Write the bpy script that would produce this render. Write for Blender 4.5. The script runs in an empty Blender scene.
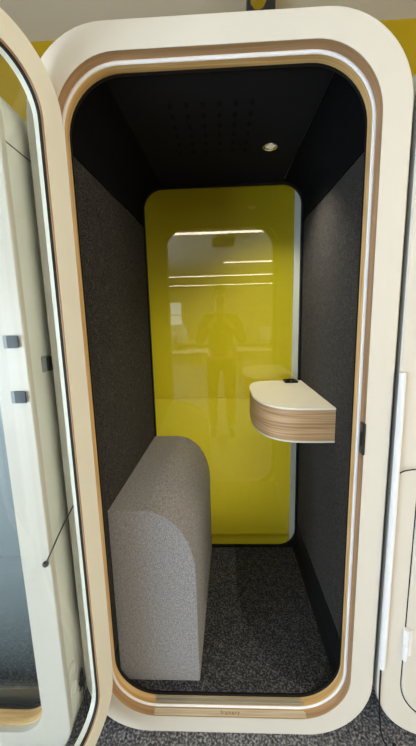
import bpy, bmesh, math, random
from mathutils import Vector, Matrix
random.seed(7)
scene = bpy.context.scene
COL = scene.collection

# ------------------------------------------------------------------ colours and materials
def lin(c):
    c = c / 255.0
    return c / 12.92 if c <= 0.04045 else ((c + 0.055) / 1.055) ** 2.4
def rgb(r, g, b, k=1.0):
    return (lin(r) * k, lin(g) * k, lin(b) * k, 1.0)

def new_mat(name):
    m = bpy.data.materials.new(name); m.use_nodes = True
    nt = m.node_tree; nt.nodes.clear()
    out = nt.nodes.new('ShaderNodeOutputMaterial')
    return m, nt, out
def N(nt, kind, **kw):
    n = nt.nodes.new(kind)
    for k, v in kw.items():
        if hasattr(n, k): setattr(n, k, v)
        else: n.inputs[k.replace('_', ' ')].default_value = v
    return n
def principled(nt, out, rough=0.5, spec=0.5, metal=0.0):
    p = nt.nodes.new('ShaderNodeBsdfPrincipled')
    p.inputs['Roughness'].default_value = rough
    p.inputs['Specular IOR Level'].default_value = spec
    p.inputs['Metallic'].default_value = metal
    nt.links.new(p.outputs[0], out.inputs[0])
    return p
def plain(name, col, rough=0.5, spec=0.5, metal=0.0, var=0.04, scale=6.0):
    """paint / laminate / rubber with a faint procedural variation"""
    m, nt, out = new_mat(name)
    p = principled(nt, out, rough, spec, metal)
    tc = N(nt, 'ShaderNodeTexCoord')
    nz = N(nt, 'ShaderNodeTexNoise'); nz.inputs['Scale'].default_value = scale
    nt.links.new(tc.outputs['Object'], nz.inputs['Vector'])
    rp = N(nt, 'ShaderNodeValToRGB')
    rp.color_ramp.elements[0].position = .3; rp.color_ramp.elements[1].position = .7
    rp.color_ramp.elements[0].color = tuple(c * (1 - var) for c in col[:3]) + (1,)
    rp.color_ramp.elements[1].color = tuple(min(1, c * (1 + var)) for c in col[:3]) + (1,)
    nt.links.new(nz.outputs['Fac'], rp.inputs[0])
    nt.links.new(rp.outputs[0], p.inputs['Base Color'])
    return m
def fuzzy(name, dark, mid, light, scale=260, bump=0.5, dist=0.003, sheen=.12):
    """felt or carpet: mottled short fibres"""
    m, nt, out = new_mat(name)
    p = principled(nt, out, 0.95, 0.1)
    p.inputs['Sheen Weight'].default_value = sheen
    tc = N(nt, 'ShaderNodeTexCoord')
    n1 = N(nt, 'ShaderNodeTexNoise'); n1.inputs['Scale'].default_value = scale; n1.inputs['Detail'].default_value = 3
    n2 = N(nt, 'ShaderNodeTexNoise'); n2.inputs['Scale'].default_value = scale * .25; n2.inputs['Detail'].default_value = 2
    nt.links.new(tc.outputs['Object'], n1.inputs['Vector']); nt.links.new(tc.outputs['Object'], n2.inputs['Vector'])
    mx = N(nt, 'ShaderNodeMath', operation='MULTIPLY_ADD'); mx.inputs[1].default_value = .16
    nt.links.new(n2.outputs['Fac'], mx.inputs[0])
    ml = N(nt, 'ShaderNodeMath', operation='MULTIPLY'); ml.inputs[1].default_value = .84
    nt.links.new(n1.outputs['Fac'], ml.inputs[0]); nt.links.new(ml.outputs[0], mx.inputs[2])
    rp = N(nt, 'ShaderNodeValToRGB')
    e = rp.color_ramp.elements
    e[0].position = .36; e[0].color = dark; e[1].position = .64; e[1].color = light
    k = e.new(.5); k.color = mid
    nt.links.new(mx.outputs[0], rp.inputs[0]); nt.links.new(rp.outputs[0], p.inputs['Base Color'])
    b = N(nt, 'ShaderNodeBump'); b.inputs['Strength'].default_value = bump; b.inputs['Distance'].default_value = dist
    nt.links.new(n1.outputs['Fac'], b.inputs['Height']); nt.links.new(b.outputs[0], p.inputs['Normal'])
    return m
def wood(name, c1, c2, stretch, scale=1.0, rough=0.5):
    """grain: noise squeezed by 'stretch' (large = fine lines across that axis)"""
    m, nt, out = new_mat(name)
    p = principled(nt, out, rough, 0.35)
    tc = N(nt, 'ShaderNodeTexCoord')
    mp = N(nt, 'ShaderNodeMapping'); mp.inputs['Scale'].default_value = stretch
    nt.links.new(tc.outputs['Object'], mp.inputs['Vector'])
    nz = N(nt, 'ShaderNodeTexNoise'); nz.inputs['Scale'].default_value = scale; nz.inputs['Detail'].default_value = 5
    nz.inputs['Distortion'].default_value = .4
    nt.links.new(mp.outputs[0], nz.inputs['Vector'])
    rp = N(nt, 'ShaderNodeValToRGB')
    rp.color_ramp.elements[0].position = .35; rp.color_ramp.elements[0].color = c1
    rp.color_ramp.elements[1].position = .65; rp.color_ramp.elements[1].color = c2
    nt.links.new(nz.outputs['Fac'], rp.inputs[0]); nt.links.new(rp.outputs[0], p.inputs['Base Color'])
    return m
def glass(name, tint, base=.045):
    """clear pane: tinted see-through plus a mirror share that grows at grazing angles"""
    m, nt, out = new_mat(name)
    tr = N(nt, 'ShaderNodeBsdfTransparent'); tr.inputs[0].default_value = tint
    gl = N(nt, 'ShaderNodeBsdfGlossy'); gl.inputs['Roughness'].default_value = 0.0
    gl.inputs['Color'].default_value = (1, 1, 1, 1)
    lw = N(nt, 'ShaderNodeLayerWeight'); lw.inputs['Blend'].default_value = .5
    pw = N(nt, 'ShaderNodeMath', operation='POWER'); pw.inputs[1].default_value = 5
    ma = N(nt, 'ShaderNodeMath', operation='MULTIPLY_ADD'); ma.inputs[1].default_value = .9; ma.inputs[2].default_value = base
    nt.links.new(lw.outputs['Facing'], pw.inputs[0]); nt.links.new(pw.outputs[0], ma.inputs[0])
    mx = N(nt, 'ShaderNodeMixShader')
    nt.links.new(ma.outputs[0], mx.inputs[0]); nt.links.new(tr.outputs[0], mx.inputs[1]); nt.links.new(gl.outputs[0], mx.inputs[2])
    nt.links.new(mx.outputs[0], out.inputs[0])
    return m
def emit(name, col, strength):
    m, nt, out = new_mat(name)
    e = N(nt, 'ShaderNodeEmission'); e.inputs[0].default_value = col; e.inputs[1].default_value = strength
    nt.links.new(e.outputs[0], out.inputs[0])
    return m
def ceiling_felt():
    """black ceiling felt with a 6 x 6 field of dark ventilation slots"""
    m, nt, out = new_mat('black_ceiling_felt')
    p = principled(nt, out, .9, .2)
    tc = N(nt, 'ShaderNodeTexCoord')
    sp = N(nt, 'ShaderNodeSeparateXYZ'); nt.links.new(tc.outputs['Object'], sp.inputs[0])
    def M(op, a, b=None):
        n = N(nt, 'ShaderNodeMath', operation=op)
        for i, v in enumerate((a, b)):
            if v is None: continue
            if isinstance(v, (int, float)): n.inputs[i].default_value = v
            else: nt.links.new(v, n.inputs[i])
        return n.outputs[0]
    def cell(s, lo, pitch, n, half):
        t = M('DIVIDE', M('SUBTRACT', s, lo), pitch)
        fr = M('ABSOLUTE', M('SUBTRACT', M('FRACT', t), .5))
        inside = M('MULTIPLY', M('GREATER_THAN', t, 0.0), M('LESS_THAN', t, float(n)))
        return M('MULTIPLY', M('LESS_THAN', fr, half), inside)
    k = M('MULTIPLY', cell(sp.outputs[0], -.17, .052, 6, .13), cell(sp.outputs[1], .19, .06, 6, .22))
    mx = N(nt, 'ShaderNodeMix', data_type='RGBA')
    nt.links.new(k, mx.inputs[0])
    mx.inputs[6].default_value = rgb(24, 24, 28); mx.inputs[7].default_value = (0, 0, 0, 1)
    nt.links.new(mx.outputs[2], p.inputs['Base Color'])
    return m

M_WHITE = plain('white_laminate', rgb(221, 214, 197), .38, .4, var=.01)
M_CREAM = plain('cream_laminate', rgb(240, 235, 214), .42, .4, var=.012)
M_SHELL = plain('grey_shell_laminate', rgb(244, 243, 232), .5, .3, var=.03)
M_EDGE = plain('grey_edge_band', rgb(150, 148, 136), .5, .3)
M_GASKET = plain('white_rubber', rgb(240, 238, 234), .55, .3, var=.01)
M_BLACK = plain('black_rubber', rgb(14, 14, 15), .6, .3)
M_DGREY = plain('dark_grey_metal', rgb(66, 66, 66), .45, .5, .6)
M_PLATE = plain('dark_slate_plastic', rgb(62, 70, 74), .5, .4)
M_PLATE2 = plain('grey_backing_plastic', rgb(158, 164, 162), .5, .4)
M_CHROME = plain('chrome', rgb(210, 210, 205), .18, .5, 1.0)
M_TRIM = wood('birch_plywood_edge', rgb(208, 162, 98), rgb(240, 204, 142), (4, 130, 4), 1.0)
M_REBATE = wood('shaded_birch_edge', rgb(160, 122, 82), rgb(186, 148, 104), (4, 130, 4), 1.0)  # same birch, darkened in colour for the shade inside the rebate
M_APRON = wood('oak_veneer', rgb(172, 130, 86), rgb(216, 178, 130), (3, 3, 150), 1.0)
M_SILL = wood('pale_birch_strip', rgb(196, 176, 142), rgb(222, 206, 176), (5, 170, 30), 1.0)
M_GROOVE = plain('worn_alloy_track', rgb(176, 168, 146), .4, .5, .3)
M_LETTER = plain('burnt_lettering', rgb(140, 108, 70), .7, .2)
M_TABLE = plain('table_laminate', rgb(240, 236, 216), .4, .4, var=.01)
def board(name, col, share):
    """thin yellow sheet that also lets some of the light behind it through"""
    m = plain(name, col, .6, .2, var=.02, scale=2)
    nt = m.node_tree; out = [n for n in nt.nodes if n.type == 'OUTPUT_MATERIAL'][0]; p = out.inputs[0].links[0].from_node
    t = N(nt, 'ShaderNodeBsdfTranslucent'); t.inputs[0].default_value = col
    mx = N(nt, 'ShaderNodeMixShader'); mx.inputs[0].default_value = share
    nt.links.new(p.outputs[0], mx.inputs[1]); nt.links.new(t.outputs[0], mx.inputs[2]); nt.links.new(mx.outputs[0], out.inputs[0])
    return m
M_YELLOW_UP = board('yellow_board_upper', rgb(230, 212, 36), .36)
M_YELLOW_LO = board('yellow_board_lower', rgb(240, 224, 52), .40)  # paler than the upper board: its brighter light is put into the colour
M_YWALL = plain('yellow_wall_paint', rgb(176, 146, 16), .7, .2, var=.03)
M_CEIL = plain('ceiling_paint', rgb(212, 207, 194), .8, .1, var=.02, scale=1)
M_ROOMW = plain('office_wall_paint', rgb(224, 216, 196), .8, .1, var=.02, scale=1)
M_GLASS = glass('clear_glass', (.95, .97, .955, 1))
M_DOORGLASS = glass('door_glass', (.925, .94, .93, 1), .035)
M_FELT = fuzzy('charcoal_wall_felt', rgb(18, 17, 16), rgb(46, 43, 40), rgb(86, 82, 77), 260, .6, sheen=.03)
M_FELTSHADE = fuzzy('shaded_wall_felt', rgb(6, 6, 7), rgb(11, 11, 12), rgb(19, 19, 20), 330, .4, sheen=0)  # wall felt blackened in colour for the shade high inside the booth
M_BENCH = fuzzy('grey_bench_felt', rgb(96, 94, 95), rgb(140, 137, 136), rgb(184, 180, 177), 340, .5)
M_PODCARPET = fuzzy('pod_carpet', rgb(28, 28, 30), rgb(56, 56, 58), rgb(104, 103, 104), 150, .8)
M_CARPET = fuzzy('office_carpet', rgb(54, 54, 57), rgb(100, 100, 103), rgb(164, 164, 165), 120, .9)
M_CEILFELT = ceiling_felt()
M_REFLGLASS = glass('painted_reflection_glass', (.90, .95, .95, 1), .05)
_nt = M_REFLGLASS.node_tree; _out = [n for n in _nt.nodes if n.type == 'OUTPUT_MATERIAL'][0]; _g = _out.inputs[0].links[0].from_node
_d = N(_nt, 'ShaderNodeBsdfDiffuse'); _d.inputs[0].default_value = rgb(190, 202, 202)  # pale colour growing with height imitates a reflection on the pane
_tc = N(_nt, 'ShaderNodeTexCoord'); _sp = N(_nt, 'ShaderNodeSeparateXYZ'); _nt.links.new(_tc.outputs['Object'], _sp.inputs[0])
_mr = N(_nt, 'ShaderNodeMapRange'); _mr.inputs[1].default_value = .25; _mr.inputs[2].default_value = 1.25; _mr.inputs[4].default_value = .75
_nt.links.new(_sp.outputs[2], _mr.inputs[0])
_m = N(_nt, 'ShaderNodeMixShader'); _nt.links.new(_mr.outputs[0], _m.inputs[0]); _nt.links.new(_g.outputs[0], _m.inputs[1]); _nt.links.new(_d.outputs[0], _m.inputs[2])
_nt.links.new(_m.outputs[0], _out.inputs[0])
M_DESK = plain('desk_laminate', rgb(222, 216, 200), .45, .4)
M_SCREEN = plain('dark_screen', rgb(30, 32, 36), .2, .5)

# ------------------------------------------------------------------ mesh helpers
def finish(name, bm, mat, parent=None, smooth=True, angle=35):
    me = bpy.data.meshes.new(name)
    bmesh.ops.recalc_face_normals(bm, faces=bm.faces)
    bm.to_mesh(me); bm.free()
    if mat: me.materials.append(mat)
    if smooth:
        for p in me.polygons: p.use_smooth = True
        me.set_sharp_from_angle(angle=math.radians(angle))
    o = bpy.data.objects.new(name, me); COL.objects.link(o)
    if parent: o.parent = parent
    return o
def tag(o, label=None, cat=None, group=None, kind=None):
    if label: o['label'] = label
    if cat: o['category'] = cat
    if group: o['group'] = group
    if kind: o['kind'] = kind
    return o
def thing(name, label, cat, loc=(0, 0, 0), rz=0.0, group=None):
    o = bpy.data.objects.new(name, None); COL.objects.link(o)
    o.empty_display_size = .1
    o.location = loc; o.rotation_euler = (0, 0, rz)
    return tag(o, label, cat, group)
def copy_tree(o, parent=None):
    c = o.copy(); COL.objects.link(c)
    if parent: c.parent = parent
    for ch in list(o.children): copy_tree(ch, c)
    return c
def rr(x0, x1, z0, z1, r, y, n=14):
    """rounded rectangle in the XZ plane at depth y"""
    pts = []
    for cx, cz, a0 in ((x1 - r, z1 - r, 0), (x0 + r, z1 - r, 90), (x0 + r, z0 + r, 180), (x1 - r, z0 + r, 270)):
        for i in range(n + 1):
            a = math.radians(a0 + 90 * i / n)
            pts.append((cx + r * math.cos(a), y, cz + r * math.sin(a)))
    return pts
def loft(bm, loops, close=False, cap0=False, cap1=False):
    vs = [[bm.verts.new(p) for p in L] for L in loops]
    n = len(vs[0])
    pairs = list(zip(vs[:-1], vs[1:]))
    if close: pairs.append((vs[-1], vs[0]))
    for a, b in pairs:
        for i in range(n):
            bm.faces.new((a[i], a[(i + 1) % n], b[(i + 1) % n], b[i]))
    if cap0: bm.faces.new(vs[0])
    if cap1: bm.faces.new(vs[-1])
    return vs
def lofted(name, loops, mat, parent=None, **kw):
    bm = bmesh.new(); loft(bm, loops, **kw)
    return finish(name, bm, mat, parent)
def box(bm, x0, x1, y0, y1, z0, z1, bev=0.0):
    r = bmesh.ops.create_cube(bm, size=1.0)
    vs = r['verts']
    for v in vs:
        v.co = ((x0 + x1) / 2 + v.co.x * (x1 - x0), (y0 + y1) / 2 + v.co.y * (y1 - y0), (z0 + z1) / 2 + v.co.z * (z1 - z0))
    if bev:
        es = list({e for v in vs for e in v.link_edges})
        bmesh.ops.bevel(bm, geom=es, offset=bev, segments=2, affect='EDGES')
def boxed(name, dims, mat, parent=None, bev=0.002):
    bm = bmesh.new(); box(bm, *dims, bev=bev)
    return finish(name, bm, mat, parent)
def sheet(name, d, mat, parent):
    """thin folded sheet facing -Y with a rim turned back, open behind"""
    x0, x1, y0, y1, z0, z1 = d
    bm = bmesh.new()
    A = [bm.verts.new(p) for p in ((x0, y0, z0), (x1, y0, z0), (x1, y0, z1), (x0, y0, z1))]
    B = [bm.verts.new(p) for p in ((x0, y1, z0), (x1, y1, z0), (x1, y1, z1), (x0, y1, z1))]
    bm.faces.new(A)
    for i in range(4): bm.faces.new((A[i], A[(i + 1) % 4], B[(i + 1) % 4], B[i]))
    return finish(name, bm, mat, parent, smooth=False)
def tube(bm, pts, r, seg=10, cap=True):
    """round tube along points; r number or list"""
    pts = [Vector(p) for p in pts]
    rs = r if isinstance(r, (list, tuple)) else [r] * len(pts)
    loops = []; ref = None
    for i, p in enumerate(pts):
        t = (pts[min(i + 1, len(pts) - 1)] - pts[max(i - 1, 0)]).normalized()
        if ref is None:
            ref = t.orthogonal().normalized()
        ref = (ref - t * ref.dot(t)).normalized()
        b = t.cross(ref)
        loops.append([tuple(p + rs[i] * (math.cos(2 * math.pi * k / seg) * ref + math.sin(2 * math.pi * k / seg) * b)) for k in range(seg)])
    loft(bm, loops, cap0=cap, cap1=cap)
def tubed(name, pts, r, mat, parent=None, seg=10):
    bm = bmesh.new(); tube(bm, pts, r, seg)
    return finish(name, bm, mat, parent)
def spline(pts, n=8):
    """Catmull-Rom through points"""
    P = [Vector(p) for p in pts]; P = [2 * P[0] - P[1]] + P + [2 * P[-1] - P[-2]]
    out = []
    for i in range(1, len(P) - 2):
        for k in range(n):
            t = k / n; a, b, c, d = P[i - 1:i + 3]
            out.append(.5 * (2 * b + (c - a) * t + (2 * a - 5 * b + 4 * c - d) * t * t + (3 * b - a - 3 * c + d) * t ** 3))
    out.append(P[-2]); return out

# ------------------------------------------------------------------ the phone booth (built at X = 0, front face at Y = 0)
HW, TOP = .496, 2.2
OX, OZ0, OZ1, ORAD = .4215, .068, 2.131, .172       # opening in the front face
IX0, IX1, IZ0, IZ1, IY = -.412, .435, .085, 2.124, .855   # inside of the booth
def pod_outer(y, inset=0.0): return rr(-HW + inset, HW - inset, inset, TOP - inset, .218 - inset, y)
def opening(y, d): return rr(-OX + d, OX - d, OZ0 + d, OZ1 - d, ORAD - d, y)
def rear_hole(y, d): return rr(-.386 + d, .430 - d, .089 + d, 2.119 - d, .105 - d, y)
def shell(y, d): return rr(-HW + .005 + d, HW - .005 - d, .005 + d, TOP - .005 - d, .205 - d, y)

def build_pod():
    root = thing('phone_booth', 'open white phone booth in the middle with dark felt walls and yellow back', 'phone booth')
    # white front frame: rounded slab with the opening cut out
    lofted('front_frame', [pod_outer(.026, .0), pod_outer(.004, 0), pod_outer(0, .004), opening(0, .0), opening(.027, .0)],
           M_WHITE, root)
    lofted('edge_band', [pod_outer(.0042, .0002), pod_outer(.005, -.0008), pod_outer(.0255, -.0008), pod_outer(.0262, .0002)], M_EDGE, root)
    # grey shell behind it, open at the front, ring-shaped back
    lofted('outer_shell', [shell(.027, 0), shell(.5, 0), shell(.955, 0), shell(.965, .01), rear_hole(.965, -.004)], M_SHELL, root)
    
    # plywood: outer rebate band, then the inner band
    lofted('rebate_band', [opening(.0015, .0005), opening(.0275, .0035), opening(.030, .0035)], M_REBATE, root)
    lofted('plywood_rim', [opening(.030, .0135), opening(.031, .0120), opening(.056, .0150), opening(.058, .0142), opening(.058, -.01)], M_TRIM, root)
    sl = []
    for k in range(7):
        a = math.radians(180 * k / 6)
        sl.append(opening(.030 - .004 * math.sin(a), (.0030 + .0105 * (1 - math.cos(a)) / 2)))
    lofted('white_seal', sl, M_GASKET, root)
    lofted('black_seal', [opening(.0585, .006), opening(.0585, .0142), opening(.064, .0165), opening(.072, .014), opening(.076, -.02)], M_BLACK, root)
    # sill inserts along the straight bottom edge
    s1 = boxed('threshold_strip', (-.262, .278, .003, .024, OZ0 + .0015, OZ0 + .0048), M_SILL, root, .001)
    cu = bpy.data.curves.new('lettering_text', 'FONT'); cu.body = 'framery'; cu.size = .019; cu.extrude = .0002
    cu.space_character = 1.15; cu.align_x = 'CENTER'
    to = bpy.data.objects.new('lettering_text', cu); COL.objects.link(to)
    bpy.context.view_layer.update()
    me = bpy.data.meshes.new_from_object(to.evaluated_get(bpy.context.evaluated_depsgraph_get()))
    bpy.data.objects.remove(to)
    lo = bpy.data.objects.new('lettering', me); COL.objects.link(lo); me.materials.append(M_LETTER)
    lo.location = (.010, .007, OZ0 + .0052); lo.parent = s1
    bm = bmesh.new()
    z = OZ0 + .0155
    box(bm, -.262, .278, .033, .0565, z - .004, z - .0008, .0004)
    for y in (.037, .050): box(bm, -.262, .278, y, y + .005, z - .001, z + .0008, .0004)
    finish('sill_track', bm, M_GROOVE, root)
    # inside panels (each its own mesh)
    F = .072
    TAPER = lambda o: [setattr(v.co, 'x', v.co.x + .026 * (v.co.y - F) / (IY - F)) for v in o.data.vertices]
    def strip(name, prof, mat):
        bm = bmesh.new()
        A = [bm.verts.new((x, F, z)) for x, z in prof]; B = [bm.verts.new((x, IY, z)) for x, z in prof]
        for i in range(len(prof) - 1): bm.faces.new((A[i], A[i + 1], B[i + 1], B[i]))
        return finish(name, bm, mat, root)
    R = .105
    for x, sg in ((IX0, -1), (IX1, 1)):
        a, b = (x - .012, x) if sg < 0 else (x, x + .012)
        ps = [boxed('felt_side_panel', (a, b, F, IY, .24, 1.934), M_FELT, root, .0025)]
        arc = [(x - sg * R + sg * R * math.cos(math.radians(t)), IZ1 - R + R * math.sin(math.radians(t))) for t in range(0, 91, 9)]
        ps.append(strip('upper_side_panel', [(x + sg * .004, 1.9365), (x, 1.938)] + arc, M_FELTSHADE))
        ps.append(strip('skirting', [(x + sg * .006, .241), (x - sg * .003, .238), (x - sg * .003, .118), (x - sg * .006, .104), (x - sg * .014, .093), (x - sg * .026, IZ0 - .001)], M_BLACK))
        if sg < 0:
            for q in ps: TAPER(q)
    boxed('ceiling_panel', (IX0 + R, IX1 - R, F, IY, IZ1, IZ1 + .01), M_CEILFELT, root, .001)
    boxed('booth_floor', (IX0 + .012, IX1 - .012, F, IY, IZ0 - .006, IZ0), M_PODCARPET, root, .001)
    # recessed downlight
    bm = bmesh.new(); zc = IZ1 + .0005; cx, cy = .214, .5
    ring = lambda r, z: [(cx + r * math.cos(2 * math.pi * k / 28), cy + r * math.sin(2 * math.pi * k / 28), z) for k in range(28)]
    loft(bm, [ring(.031, zc), ring(.031, zc - .004), ring(.027, zc - .006), ring(.021, zc - .004), ring(.019, zc - .0005)])
    d = finish('downlight', bm, M_CHROME, root)
    bm = bmesh.new(); loft(bm, [ring(.0195, zc - .001), ring(.010, zc - .0022)], cap1=True)
    finish('lamp_lens', bm, emit('downlight_lens', (1, .9, .72, 1), .35), d)
    # back: black seal ring, glass, boards behind
    bm = bmesh.new()
    loft(bm, [rr(IX0 - .012, IX1 + .012, IZ0 - .012, IZ1 + .012, .035, IY + .001), rear_hole(IY + .001, -.001), rear_hole(IY - .006, .0005), rear_hole(IY - .006, .006), rear_hole(IY + .012, .007)])
    finish('rear_seal', bm, M_BLACK, root)
    lofted('rear_glass', [rear_hole(IY + .006, .004), rear_hole(IY + .014, .004)], M_GLASS, root, cap0=True, cap1=True)
    sheet('upper_yellow_board', (-.42, .391, IY + .030, IY + .042, 1.012, 2.14), M_YELLOW_UP, root)
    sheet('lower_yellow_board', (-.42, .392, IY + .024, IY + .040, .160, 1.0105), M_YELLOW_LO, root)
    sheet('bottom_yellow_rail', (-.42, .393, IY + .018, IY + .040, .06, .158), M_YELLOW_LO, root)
    boxed('white_rear_post', (.3945, .46, IY + .018, IY + .045, .06, 2.14), M_SHELL, root, .002)
    return root

def build_door(parent):
    """leaf built closed: local x = away from the hinge, y = 0 outer face, inner face at y = T"""
    W, Z0, Z1, R, T, B = .836, .073, 2.130, .160, .036, .062
    L = lambda y, d: rr(d, W - d, Z0 + d, Z1 - d, R - d, y)
    G = lambda y, d=0.0: rr(B + d, W - B - d, Z0 + B + d, Z1 - B - d, .115 - d, y)
    bm = bmesh.new()
    loft(bm, [G(.004), L(.0, .003), L(.002, .001), L(.004, .0)][1:])      # outer lip
    bm.free()
    fr = lofted('door', [L(.003, 0), L(0, .003), G(0, -.002), G(.002, 0), G(T - .002, 0), G(T, -.002), L(T, .003), L(T - .003, 0)], M_CREAM, parent)
    lofted('plywood_edge', [L(.003, .0), L(.004, -.0006), L(T - .004, -.0006), L(T - .003, 0)], M_TRIM, fr)
    lofted('glazing_seal', [G(T - .016, -.001), G(T - .016, .003), G(T - .005, .0035), G(T - .005, -.001)], M_BLACK, fr)
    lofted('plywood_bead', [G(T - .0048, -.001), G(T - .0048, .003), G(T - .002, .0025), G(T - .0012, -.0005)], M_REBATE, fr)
    lofted('door_glass', [G(T - .014, .0), G(T - .007, .0)], M_DOORGLASS, fr, cap0=True, cap1=True)
    for zz in (.39, 1.80):
        bm = bmesh.new()
        tube(bm, [(-.002, -.006, zz - .058), (-.002, -.006, zz - .001)], .0085, 14)
        tube(bm, [(-.002, -.006, zz + .001), (-.002, -.006, zz + .058)], .0085, 14)
        box(bm, .0, .020, -.003, -.0005, zz - .05, zz + .05, .0008)
        finish('hinge', bm, M_GASKET, fr)
    # pull handle on the free edge, inside
    bm = bmesh.new()
    tube(bm, spline([(W - .03, T, 1.0), (W - .03, T + .03, 1.0), (W - .03, T + .035, 1.02), (W - .03, T + .035, 1.18), (W - .03, T + .03, 1.2), (W - .03, T, 1.2)], 5), .007, 12)
    finish('door_handle', bm, M_DGREY, fr)
    return fr

def strike(parent):
    bm = bmesh.new()
    box(bm, OX - .006, OX + .001, -.004, .022, 1.048, 1.146, .0015)
    s = finish('strike_plate', bm, M_DGREY, parent)
    boxed('latch_slot', (OX - .0075, OX - .0055, .003, .014, 1.075, 1.118), M_BLACK, s, .0005)
    for zz in (1.057, 1.136): boxed('screw', (OX - .008, OX - .0055, .006, .012, zz - .003, zz + .003), M_CHROME, s, .001)

def build_bench():
    def prof(y, x1, dx):
        pts = [(IX0 + .002, y, IZ0 + .001)]
        pts += [(IX0 + .002, y, .800)]
        rx, rz, xc, zc = .19, .25, x1 - .19, .550
        for i in range(19):
            a = math.radians(90 - 90 * i / 18)
            pts.append((xc + rx * math.cos(a) ** .92 if i < 18 else x1, y, zc + .25 * math.sin(a)))
        pts.append((x1 - .000, y, .3)); pts.append((x1, y, IZ0 + .001))
        cx = sum(p[0] for p in pts) / len(pts); cz = sum(p[2] for p in pts) / len(pts)
        if dx: pts = [(p[0] + (cx - p[0]) * dx / .2 if p[0] > IX0 + .01 else p[0], p[1], p[2] + (cz - p[2]) * dx / .4 if p[2] > .1 else p[2]) for p in pts]
        return pts
    bm = bmesh.new()
    xs = lambda y: -.103 + .028 * (y - .1) / .75
    ys = [(.106, .004), (.108, .0012), (.112, 0), (.5, 0), (.842, 0), (.847, .003)]
    loft(bm, [prof(y, xs(y), d) for y, d in ys], cap0=True, cap1=True)
    for v in bm.verts:
        if v.co.x < IX0 + .006: v.co.x += .026 * (v.co.y - .072) / (IY - .072) + .001
    o = finish('bench', bm, M_BENCH, None, angle=40)
    return tag(o, 'grey felt leaning bench with a rounded top along the left wall of the open booth', 'bench')

def build_table():
    t = thing('wall_table', 'white-topped half-round table with oak edge on the right booth wall', 'table', (IX1, .6, 1.112))
    # plan outline (world), counter-clockwise from the back right
    out = [(IX1 - .0005, .842), (.30, .845), (.226, .838), (.182, .812), (.155, .765), (.143, .70), (.139, .60), (.141, .50), (.150, .44), (.168, .385),
           (.196, .340), (.236, .307), (.288, .290), (.36, .284), (IX1 - .0005, .283)]
    pts = spline([(x, y, 0) for x, y in out[1:]], 6)
    pts = [(out[0][0], out[0][1])] + [(p.x, p.y) for p in pts]
    pts[-1] = out[-1]
    P = [(x - IX1, y - .6) for x, y in pts]
    cx, cy = -.12, 0.0
    def L(z, d):
        r = []
        for x, y in P:
            v = Vector((x - cx, y - cy)); l = v.length
            v *= (l - d) / l
            r.append((min(x, 0) if x > -.001 else cx + v.x, cy + v.y, z))
        return r
    bm = bmesh.new(); loft(bm, [L(-.007, .0), L(-.0015, 0), L(0, .0015)], cap0=True, cap1=True)
    finish('table_top', bm, M_TABLE, t)
    bm = bmesh.new(); loft(bm, [L(-.132, .0015), L(-.0072, .0015)], cap0=True, cap1=True)
    finish('wooden_apron', bm, M_APRON, t)
    bm = bmesh.new(); loft(bm, [L(-.140, .004), L(-.137, .0), L(-.1325, 0)], cap0=True, cap1=True)
    finish('base_panel', bm, M_TABLE, t)
    bm = bmesh.new(); box(bm, -.100, -.030, .165, .235, .0003, .010, .003)
    box(bm, -.088, -.05, .178, .202, .010, .018, .002)
    s = finish('power_socket', bm, M_BLACK, t)
    boxed('socket_insert', (-.072, -.062, .166, .176, .0095, .0112), M_PLATE2, s, .0005)
    return t

pod = build_pod()
strike(pod)

def build_left_booth():
    t = thing('phone_booth', 'neighbouring white booth at far left, seen through the open glass door', 'phone booth', (-1.008, -.094, 0))
    o = lambda y, d: rr(-.407 + d, .407 - d, .128 + d, 2.02 - d, .095 - d, y)
    e = lambda y, d: rr(-.496 + d, .496 - d, .012 + d, 2.09 - d, .15 - d, y)
    lofted('front_frame', [e(.02, 0), e(.003, 0), e(0, .003), o(0, 0), o(.02, 0)], M_WHITE, t)
    lofted('outer_shell', [e(.0205, .002), e(.5, .002), e(.99, .002), e(1.0, .012), e(1.0, .40)], M_SHELL, t, cap1=True)
    lofted('plywood_rim', [o(.021, -.005), o(.021, .004), o(.045, .008), o(.06, .008), o(.06, -.01)], M_TRIM, t)
    lofted('black_seal', [o(.061, .0), o(.061, .016), o(.068, .018), o(.072, -.01)], M_BLACK, t)
    lofted('front_glass', [o(.0735, .002), o(.0795, .002)], M_REFLGLASS, t, cap0=True, cap1=True)
    for x0, x1 in ((-.45, -.44), (.44, .45)): boxed('felt_side_panel', (x0, x1, .1, .92, .2, 1.98), M_FELT, t, .002)
    boxed('felt_back_panel', (-.44, .44, .91, .92, .2, 1.98), M_FELT, t, .002)
    boxed('booth_floor', (-.43, .43, .1, .91, .165, .175), M_PODCARPET, t, .002)
    boxed('ceiling_panel', (-.43, .43, .1, .91, 1.985, 1.995), M_FELTSHADE, t, .002)
    boxed('panel_seam', (.4935, .4945, .02, .98, 1.900, 1.9035), M_DGREY, t, 0)
    return t
left_pod = build_left_booth()
right_pod = copy_tree(pod); right_pod.location = (1.006, 0, 0)
right_pod['label'] = 'white phone booth with closed door and cable cover on its front, cut off at right'
for p in (pod, left_pod, right_pod): p['group'] = 'row of phone booths'
door = build_door(pod)
door['label'] = 'open glass door in a cream frame with plywood edge'
door2 = copy_tree(door, right_pod)
door2['label'] = 'closed door behind a thin dark gap'
door.location = (-.4285, .012, 0); door.rotation_euler = (0, 0, math.radians(-113))
door2.location = (-.4155, 0, .002); door2.scale = (.994, 1, .998)
def repaint(o, mat):
    o.material_slots[0].link = 'OBJECT'; o.material_slots[0].material = mat
repaint(door2, M_WHITE)
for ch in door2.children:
    if ch.name.startswith('plywood'): repaint(ch, M_BLACK)  # edge, rebate and seal blackened to hold the shade of the door gap
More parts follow.
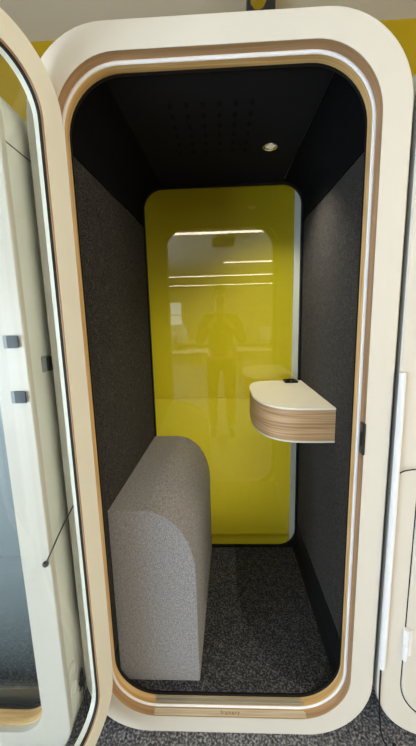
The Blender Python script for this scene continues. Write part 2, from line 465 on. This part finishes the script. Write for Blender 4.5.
for ch in right_pod.children:
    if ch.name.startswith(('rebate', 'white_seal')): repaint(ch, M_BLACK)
bench = build_bench()
build_table()

# ------------------------------------------------------------------ fittings outside the booths
def W3(p): return Vector(p)
cover = tubed('cable_cover', [(.5165, -.0100, .302), (.5125, -.0100, 1.298)], [.0095, .0095], M_GASKET, None, 12)
tag(cover, 'thin white vertical cable cover on the front of the right booth', 'cable cover')
cab = tubed('black_cable', spline([(.5145, -.006, .33), (.516, -.006, .2), (.520, -.008, .12), (.526, -.02, .04), (.545, -.04, .008), (.560, -.035, .005), (.574, -.03, .005), (.60, -.20, .005), (.66, -.5, .005)], 8), .0028, M_BLACK, None, 8)
tag(cab, 'black cable hanging from the white cable cover down to the carpet', 'cable')
arc = tubed('cable_loop', spline([(.519, -.006, .982), (.524, -.012, .996), (.537, -.018, 1.006), (.555, -.016, 1.008), (.571, -.006, 1.004), (.5725, .004, .998)], 8), .0019, M_BLACK, None, 8)
tag(arc, 'short curved black cable from the white cable cover into the right booth door gap', 'cable')

def plate(p, axis, w, h, label):
    o = thing('wall_plate', label, 'plate', p, group='small dark plates behind the glass door')
    t = .004
    if axis == 'front':
        boxed('backing', (-w * .72, w * .35, -t, 0, -h / 2, h / 2), M_PLATE2, o, .0015)
        boxed('cover_plate', (-w / 2 + .004, w / 2, -t * 2, -t, -h / 2 + .002, h / 2), M_PLATE, o, .0015)
    else:
        boxed('backing', (0, t, -w * .72, w * .35, -h / 2, h / 2), M_PLATE2, o, .0015)
        boxed('cover_plate', (t, 2 * t, -w / 2 + .012, w / 2, -h / 2, h / 2 - .004), M_PLATE, o, .0015)
plate((-.5425, -.094, 1.4138), 'front', .036, .034, 'upper small dark plate on the front of the left booth, behind the door glass')
plate((-.540, -.094, 1.265), 'front', .036, .034, 'lower small dark plate on the front of the left booth, behind the door glass')
plate((-.513, .006, 1.343), 'side', .042, .046, 'small dark plate on the side wall of the left booth')
for zz, lab in ((.323, 'round grey grommet low on the left booth side wall, upper one'), (.251, 'round grey grommet low on the left booth side wall, lower one')):
    bm = bmesh.new()
    X = -.5135
    rg = lambda r, x: [(x, -.049 + r * math.cos(2 * math.pi * k / 20), zz + r * math.sin(2 * math.pi * k / 20)) for k in range(20)]
    loft(bm, [rg(.024, X), rg(.024, X + .002), rg(.019, X + .003), rg(.018, X + .0005)], cap1=True)
    tag(finish('cable_grommet', bm, M_SHELL), lab, 'grommet', 'grommets on the left booth side')
tangle = [(-.4985, .03, .004), (-.4975, -.008, .006), (-.500, -.012, .10), (-.5015, -.012, .19)]
for k in range(20):
    a = k * 2.1
    tangle.append((-.502 + .004 * math.cos(a), -.014 + .016 * math.sin(a * 1.13), .205 + .0034 * k))
tangle += [(-.500, -.004, .19), (-.497, .002, .09), (-.494, .02, .004)]
tag(tubed('cable_bundle', spline(tangle, 5), .0018, M_BLACK, None, 6), 'small bundle of black cable hanging low in the gap beside the left booth', 'cable')
rod = thing('stay_cord', 'thin grey cord with a ball end strung slanting behind the door glass', 'cord')
tubed('cord', spline([(-0.521, -0.104, 0.768), (-0.501, -0.1, 0.808), (-0.494, -0.06, 0.837), (-0.48, -0.03, 0.871), (-0.463, -0.004, 0.905)], 6), .0022, M_DGREY, rod, 8)
bm = bmesh.new(); bmesh.ops.create_uvsphere(bm, u_segments=14, v_segments=10, radius=.009, matrix=Matrix.Translation((-.5225, -.105, .765)))
finish('ball_end', bm, M_DGREY, rod)

# ------------------------------------------------------------------ the room
X0, X1, Y0, Y1, H = -3.2, 4.2, -15.0, 1.14, 3.0
def slab(name, d, mat): return tag(boxed(name, d, mat, None, 0), kind='structure')
slab('floor', (X0, X1, Y0, Y1, -.1, 0), M_CARPET)
slab('ceiling', (X0, X1, Y0, Y1, H, H + .1), M_CEIL)
slab('wall_back', (X0, X1, Y1, Y1 + .1, 0, H), M_YWALL)
bm = bmesh.new(); wa, wb, wz0, wz1 = -5.2, -1.6, .3, 2.3
box(bm, X1, X1 + .12, Y0, wa, 0, H); box(bm, X1, X1 + .12, wb, Y1, 0, H); box(bm, X1, X1 + .12, wa, wb, 0, wz0); box(bm, X1, X1 + .12, wa, wb, wz1, H)
tag(finish('wall_right', bm, M_ROOMW, smooth=False), kind='structure')
bm = bmesh.new()
for d in ((wa, wa + .05, wz0, wz1), (wb - .05, wb, wz0, wz1), (wa + .05, wb - .05, wz0, wz0 + .05), (wa + .05, wb - .05, wz1 - .05, wz1), (-3.43, -3.37, wz0 + .05, wz1 - .05)):
    box(bm, X1 + .02, X1 + .09, d[0], d[1], d[2], d[3], .004)
wr = tag(finish('window_5', bm, M_WHITE), kind='structure')
boxed('pane', (X1 + .05, X1 + .06, wa + .02, wb - .02, wz0 + .02, wz1 - .02), emit('added_warm_pane', (1.0, .91, .76, 1), 7.5), wr, 0)  # window added out of view; its warm glow fills the open door side
M_DAY = emit('daylight_pane', (.66, .80, 1.0, 1), 27.0)
M_DAY2 = emit('far_daylight_pane', (.82, .92, 1.0, 1), 2.5)
# left wall with three windows, set low so their cool light falls on the lower fronts
wins = [(-6.6, -5.2), (-4.9, -3.5), (-3.2, -1.8)]
bm = bmesh.new(); z0, z1 = .12, 1.55
ys = [Y0] + [v for w in wins for v in w] + [Y1]
for a, b in zip(ys[0::2], ys[1::2]): box(bm, X0 - .12, X0, a, b, 0, H)
for a, b in wins:
    box(bm, X0 - .12, X0, a, b, 0, z0); box(bm, X0 - .12, X0, a, b, z1, H)
tag(finish('wall_left', bm, M_ROOMW, smooth=False), kind='structure')
def window(n, a, b, z0, z1, left, mat):
    bm = bmesh.new()
    if left:
        f = lambda p, q, r, s: box(bm, X0 - .09, X0 - .02, p, q, r, s, .004)
    else:
        f = lambda p, q, r, s: box(bm, p, q, Y0 - .09, Y0 - .02, r, s, .004)
    w = .05
    f(a, a + w, z0, z1); f(b - w, b, z0, z1); f(a + w, b - w, z0, z0 + w); f(a + w, b - w, z1 - w, z1)
    f(a + w, b - w, (z0 + z1) / 2 - w / 2, (z0 + z1) / 2 + w / 2)
    o = tag(finish('window_%d' % n, bm, M_WHITE), kind='structure')
    if left: boxed('pane', (X0 - .07, X0 - .06, a + .02, b - .02, z0 + .02, z1 - .02), mat, o, 0)
    else: boxed('pane', (a + .02, b - .02, Y0 - .07, Y0 - .06, z0 + .02, z1 - .02), mat, o, 0)
for i, (a, b) in enumerate(wins): window(i + 1, a, b, z0, z1, True, M_DAY)
# far wall with two windows
fw = [(-2.75, -2.0)]
bm = bmesh.new()
xs_ = [X0] + [v for w in fw for v in w] + [X1]
for a, b in zip(xs_[0::2], xs_[1::2]): box(bm, a, b, Y0 - .12, Y0, 0, H)
for a, b in fw:
    box(bm, a, b, Y0 - .12, Y0, 0, .9); box(bm, a, b, Y0 - .12, Y0, 2.3, H)
tag(finish('wall_front', bm, M_ROOMW, smooth=False), kind='structure')
for i, (a, b) in enumerate(fw): window(i + 4, a, b, .9, 2.3, False, M_DAY2)
# linear ceiling lights
M_STRIP = emit('warm_strip', (1.0, .85, .65, 1), 13.5)
for (xa, xb, y, lab) in ((-1.7, 1.7, -3.55, 'long linear ceiling light nearest the booths'), (.1, 3.2, -6.9, 'linear ceiling light, second from the booths, on the right side'),
                         (-2.4, 2.8, -9.9, 'linear ceiling light, third from the booths'), (-2.4, 2.8, -13.4, 'linear ceiling light farthest from the booths')):
    t = thing('linear_light', lab, 'ceiling light', ((xa + xb) / 2, y, H), group='linear ceiling lights')
    h = (xb - xa) / 2
    boxed('housing', (-h, h, -.07, .07, -.05, 0), M_WHITE, t, .004)
    boxed('diffuser', (-h + .02, h - .02, -.055, .055, -.062, -.0505), M_STRIP, t, .004)
t = thing('linear_light', 'added linear ceiling light, unseen at right, running toward the booths', 'ceiling light', (1.9, -2.3, H), group='linear ceiling lights')  # added for warm fill from the right, outside what the glass mirrors
boxed('housing', (-.07, .07, -1.7, 1.7, -.05, 0), M_WHITE, t, .004)
boxed('diffuser', (-.055, .055, -1.68, 1.68, -.062, -.0505), M_STRIP, t, .004)
t = thing('ceiling_unit', 'dark box hung under the office ceiling behind the photographer', 'ceiling unit', (.09, -4.15, H))
boxed('mount', (-.05, .05, -.05, .05, -.05, 0), M_DGREY, t, .003)
boxed('casing', (-.22, .22, -.18, .18, -.15, -.05), M_DGREY, t, .012)
# ceiling pipe bracket and sprinkler above the booth
sp = thing('ceiling_sprinkler', 'chrome sprinkler head on a dark ceiling bracket above the open booth', 'sprinkler', (.222, .94, H - .05))
boxed('bracket', (-.062, .072, -.03, .05, -.055, .05), M_DGREY, sp, .004)
bm = bmesh.new()
c = lambda r, z: [(-.014 + r * math.cos(2 * math.pi * k / 20), -.075 + r * math.sin(2 * math.pi * k / 20), z) for k in range(20)]
loft(bm, [c(.012, .05), c(.012, -.02), c(.036, -.028), c(.036, -.05), c(.028, -.058), c(.006, -.06)], cap0=True, cap1=True)
finish('sprinkler_head', bm, M_CHROME, sp)

# ------------------------------------------------------------------ the photographer (seen only mirrored in the rear glass)
def skinned(name, verts, edges, root, mat, parent=None, sub=2):
    me = bpy.data.meshes.new(name + '_skeleton')
    me.from_pydata([v[:3] for v in verts], edges, [])
    o = bpy.data.objects.new(name + '_skeleton', me); COL.objects.link(o)
    o.modifiers.new('skin', 'SKIN'); sb = o.modifiers.new('sub', 'SUBSURF'); sb.levels = sub; sb.render_levels = sub
    for i, v in enumerate(verts):
        r = v[3] if isinstance(v[3], tuple) else (v[3], v[3])
        me.skin_vertices[0].data[i].radius = r
        me.skin_vertices[0].data[i].use_root = (i == root)
    bpy.context.view_layer.update()
    m2 = bpy.data.meshes.new_from_object(o.evaluated_get(bpy.context.evaluated_depsgraph_get()))
    bpy.data.objects.remove(o); bpy.data.meshes.remove(me)
    m2.name = name; m2.materials.clear(); m2.materials.append(mat)
    for p in m2.polygons: p.use_smooth = True
    r = bpy.data.objects.new(name, m2); COL.objects.link(r)
    if parent: r.parent = parent
    return r
M_SKIN = plain('skin', rgb(206, 160, 132), .55, .3)
M_HAIR = plain('dark_hair', rgb(44, 34, 28), .7, .3)
M_SHIRT = fuzzy('dark_sweater', rgb(34, 36, 40), rgb(48, 50, 56), rgb(64, 66, 72), 300, .3)
M_JEANS = fuzzy('dark_trousers', rgb(30, 34, 44), rgb(42, 46, 58), rgb(58, 62, 76), 300, .3)
M_SHOE = plain('dark_shoe_leather', rgb(32, 28, 26), .5, .4)
PY = -1.30
V, Ed = [], []
def chain(start, pts):
    p = start
    for q in pts:
        V.append(q); Ed.append((p, len(V) - 1)); p = len(V) - 1
    return p
V.append((0, PY, .97, (.145, .10)))                                   # pelvis (root)
chest = chain(0, [(0, PY, 1.13, (.135, .092)), (0, PY, 1.30, (.150, .105)), (0, PY, 1.42, (.125, .09))])
chain(chest, [(0, PY + .01, 1.51, .058), (0, PY + .03, 1.575, .056), (0, PY + .04, 1.635, (.070, .082)), (0, PY + .035, 1.72, (.077, .096)), (0, PY + .03, 1.785, (.058, .07))])
for sx in (-1, 1):
    w = chain(chest, [(sx * .165, PY, 1.435, .058), (sx * .215, PY + .03, 1.33, .050), (sx * .262, PY + .09, 1.165, .041), (sx * .185, PY + .19, 1.275, .037), (sx * .108, PY + .272, 1.375, .027)])
    palm = chain(w, [(sx * .083, PY + .296, 1.408, (.030, .018)), (sx * .066, PY + .310, 1.428, (.030, .016))])
    for k, (dz, ln) in enumerate(((.030, .92), (.010, 1.0), (-.010, .95), (-.028, .78))):
        bx, by, bz = sx * .060, PY + .318, 1.432 + dz
        chain(palm, [(bx, by, bz, .0088), (sx * (.060 - .020 * ln), by + .016, bz + .010, .0082), (sx * (.060 - .038 * ln), by + .014, bz + .014, .0075), (sx * (.060 - .050 * ln), by + .010, bz + .015, .0065)])
    chain(w, [(sx * .076, PY + .288, 1.432, .012), (sx * .058, PY + .290, 1.462, .010), (sx * .040, PY + .302, 1.478, .008)])
    hip = chain(0, [(sx * .095, PY, .90, .088), (sx * .105, PY + .01, .70, .074), (sx * .108, PY + .02, .50, .056), (sx * .110, PY - .005, .34, .052), (sx * .112, PY - .02, .10, .036), (sx * .116, PY + .05, .045, (.036, .03)), (sx * .120, PY + .15, .035, (.036, .022))])
person = skinned('person', V, Ed, 0, M_SKIN)
tag(person, 'person in dark clothes holding up a phone, mirrored faintly in the yellow glass', 'person')
V, Ed = [(0, PY, .93, (.165, .118))], []
c = chain(0, [(0, PY, 1.13, (.152, .108)), (0, PY, 1.30, (.168, .120)), (0, PY, 1.425, (.138, .102))])
chain(c, [(0, PY + .008, 1.49, .074)])
for sx in (-1, 1):
    chain(c, [(sx * .168, PY, 1.437, .072), (sx * .217, PY + .03, 1.33, .063), (sx * .264, PY + .09, 1.163, .054), (sx * .190, PY + .184, 1.269, .048), (sx * .122, PY + .258, 1.358, .037)])
skinned('sweater', V, Ed, 0, M_SHIRT, person)
V, Ed = [(0, PY, .98, (.150, .108))], []
for sx in (-1, 1):
    chain(0, [(sx * .095, PY, .90, .098), (sx * .105, PY + .01, .70, .086), (sx * .108, PY + .02, .50, .068), (sx * .110, PY - .005, .34, .064), (sx * .112, PY - .02, .09, .056)])
skinned('trousers', V, Ed, 0, M_JEANS, person)
for sx in (-1, 1):
    V, Ed = [(sx * .112, PY - .03, .052, (.043, .045))], []
    chain(0, [(sx * .115, PY + .05, .050, (.044, .044)), (sx * .119, PY + .13, .040, (.046, .034)), (sx * .121, PY + .19, .034, (.038, .026))])
    skinned('shoe', V, Ed, 0, M_SHOE, person)
V, Ed = [(0, PY - .015, 1.665, (.074, .076))], []
chain(0, [(0, PY + .0, 1.74, (.088, .098)), (0, PY + .015, 1.80, (.070, .086)), (0, PY + .03, 1.822, (.03, .04))])
skinned('hair', V, Ed, 0, M_HAIR, person)
V, Ed = [(0, PY + .118, 1.715, .010)], []
chain(0, [(0, PY + .132, 1.69, .012), (0, PY + .139, 1.668, .016), (0, PY + .122, 1.657, .014)])
skinned('nose', V, Ed, 0, M_SKIN, person)
for sx in (-1, 1):
    bm = bmesh.new(); bmesh.ops.create_uvsphere(bm, u_segments=14, v_segments=10, radius=.0125, matrix=Matrix.Translation((sx * .032, PY + .116, 1.703)))
    finish('eye', bm, M_GASKET, person)
    V, Ed = [(sx * .083, PY + .03, 1.72, (.010, .02))], []
    chain(0, [(sx * .088, PY + .025, 1.695, (.010, .020)), (sx * .084, PY + .03, 1.665, (.008, .012))])
    skinned('ear', V, Ed, 0, M_SKIN, person)
V, Ed = [(-.026, PY + .108, 1.628, .005)], []
chain(0, [(-.010, PY + .119, 1.630, .008), (.010, PY + .119, 1.630, .008), (.026, PY + .108, 1.628, .005)])
skinned('mouth', V, Ed, 0, plain('lips', rgb(168, 98, 88), .5, .3), person)
ph = thing('smartphone', 'dark smartphone held up in both hands of the person', 'phone', (0, -.9585, 1.425))
boxed('phone_body', (-.037, .037, -.0045, .0045, -.078, .078), M_SCREEN, ph, .004)
bm = bmesh.new(); box(bm, -.033, .033, -.0050, -.0046, -.073, .073, .0001); finish('display', bm, M_BLACK, ph)
boxed('camera_bump', (-.03, .012, .0045, .0065, .035, .072), M_DGREY, ph, .0015)

# ------------------------------------------------------------------ office furniture mirrored in the glass
def desk(x, y, label):
    t = thing('desk', label, 'desk', (x, y, 0), group='office desks')
    boxed('desk_top', (-.8, .8, -.4, .4, .715, .74), M_DESK, t, .004)
    for sx in (-1, 1):
        for sy in (-1, 1): boxed('leg', (sx * .74 - .025, sx * .74 + .025, sy * .34 - .025, sy * .34 + .025, 0, .715), M_DGREY, t, .003)
def monitor(x, y, z, label):
    t = thing('monitor', label, 'monitor', (x, y, z), group='office monitors')
    boxed('screen', (-.30, .30, -.02, .01, .14, .50), M_SCREEN, t, .006)
    boxed('bezel_back', (-.29, .29, .010, .030, .15, .49), M_PLATE2, t, .006)
    boxed('stand', (-.03, .03, .0, .03, .012, .30), M_DGREY, t, .004)
    boxed('base', (-.12, .12, -.08, .10, 0, .012), M_DGREY, t, .004)
for x, y, w in ((-1.0, -4.6, 'nearer, left'), (1.15, -4.8, 'nearer, right'), (-1.4, -7.6, 'farther, left')):
    desk(x, y, 'pale office desk behind the photographer, %s of the room' % w)
    monitor(x, y - .1, .74, 'dark monitor on the pale office desk, %s of the room' % w)

# ------------------------------------------------------------------ lamps
def area(name, loc, rot, sx, sy, power, col):
    l = bpy.data.lights.new(name, 'AREA'); l.shape = 'RECTANGLE'; l.size = sx; l.size_y = sy; l.energy = power; l.color = col
    o = bpy.data.objects.new(name, l); COL.objects.link(o); o.location = loc; o.rotation_euler = rot
    return o
sl = bpy.data.lights.new('booth_downlight', 'SPOT'); sl.energy = 25; sl.color = (1, .91, .76); sl.spot_size = math.radians(108); sl.spot_blend = 1.0; sl.shadow_soft_size = .003
area('added_rear_fill', (-.02, 1.08, .92), (math.radians(-90), 0, 0), .8, 1.3, 2.9, (1, .96, .86))  # added unseen fill behind the boards to brighten the yellow
so = bpy.data.objects.new('booth_downlight', sl); COL.objects.link(so); so.location = (.214, .5, IZ1 - .012); so.rotation_euler = (math.radians(4), math.radians(-4), 0)

w = bpy.data.worlds.new('world'); scene.world = w; w.use_nodes = True
w.node_tree.nodes['Background'].inputs[0].default_value = (.75, .82, .9, 1)
w.node_tree.nodes['Background'].inputs[1].default_value = .4

# ------------------------------------------------------------------ camera
cd = bpy.data.cameras.new('camera'); cam = bpy.data.objects.new('camera', cd); COL.objects.link(cam)
yaw, pit, rol, f = -.0412, .169, -.0263, 329.18
fwd = Vector((math.sin(yaw) * math.cos(pit), math.cos(yaw) * math.cos(pit), -math.sin(pit)))
r = Vector((math.cos(yaw), -math.sin(yaw), 0)); u = r.cross(fwd)
r, u = r * math.cos(rol) + u * math.sin(rol), u * math.cos(rol) - r * math.sin(rol)
m = Matrix((r, u, -fwd)).transposed().to_4x4(); m.translation = (.0024, -.9415, 1.466)
cam.matrix_world = m
cd.sensor_fit = 'VERTICAL'; cd.sensor_height = 24; cd.lens = f / 746 * 24; cd.clip_start = .02
scene.camera = cam
scene.view_settings.view_transform = 'Standard'
scene.view_settings.look = 'None'
scene.view_settings.exposure = 0.0
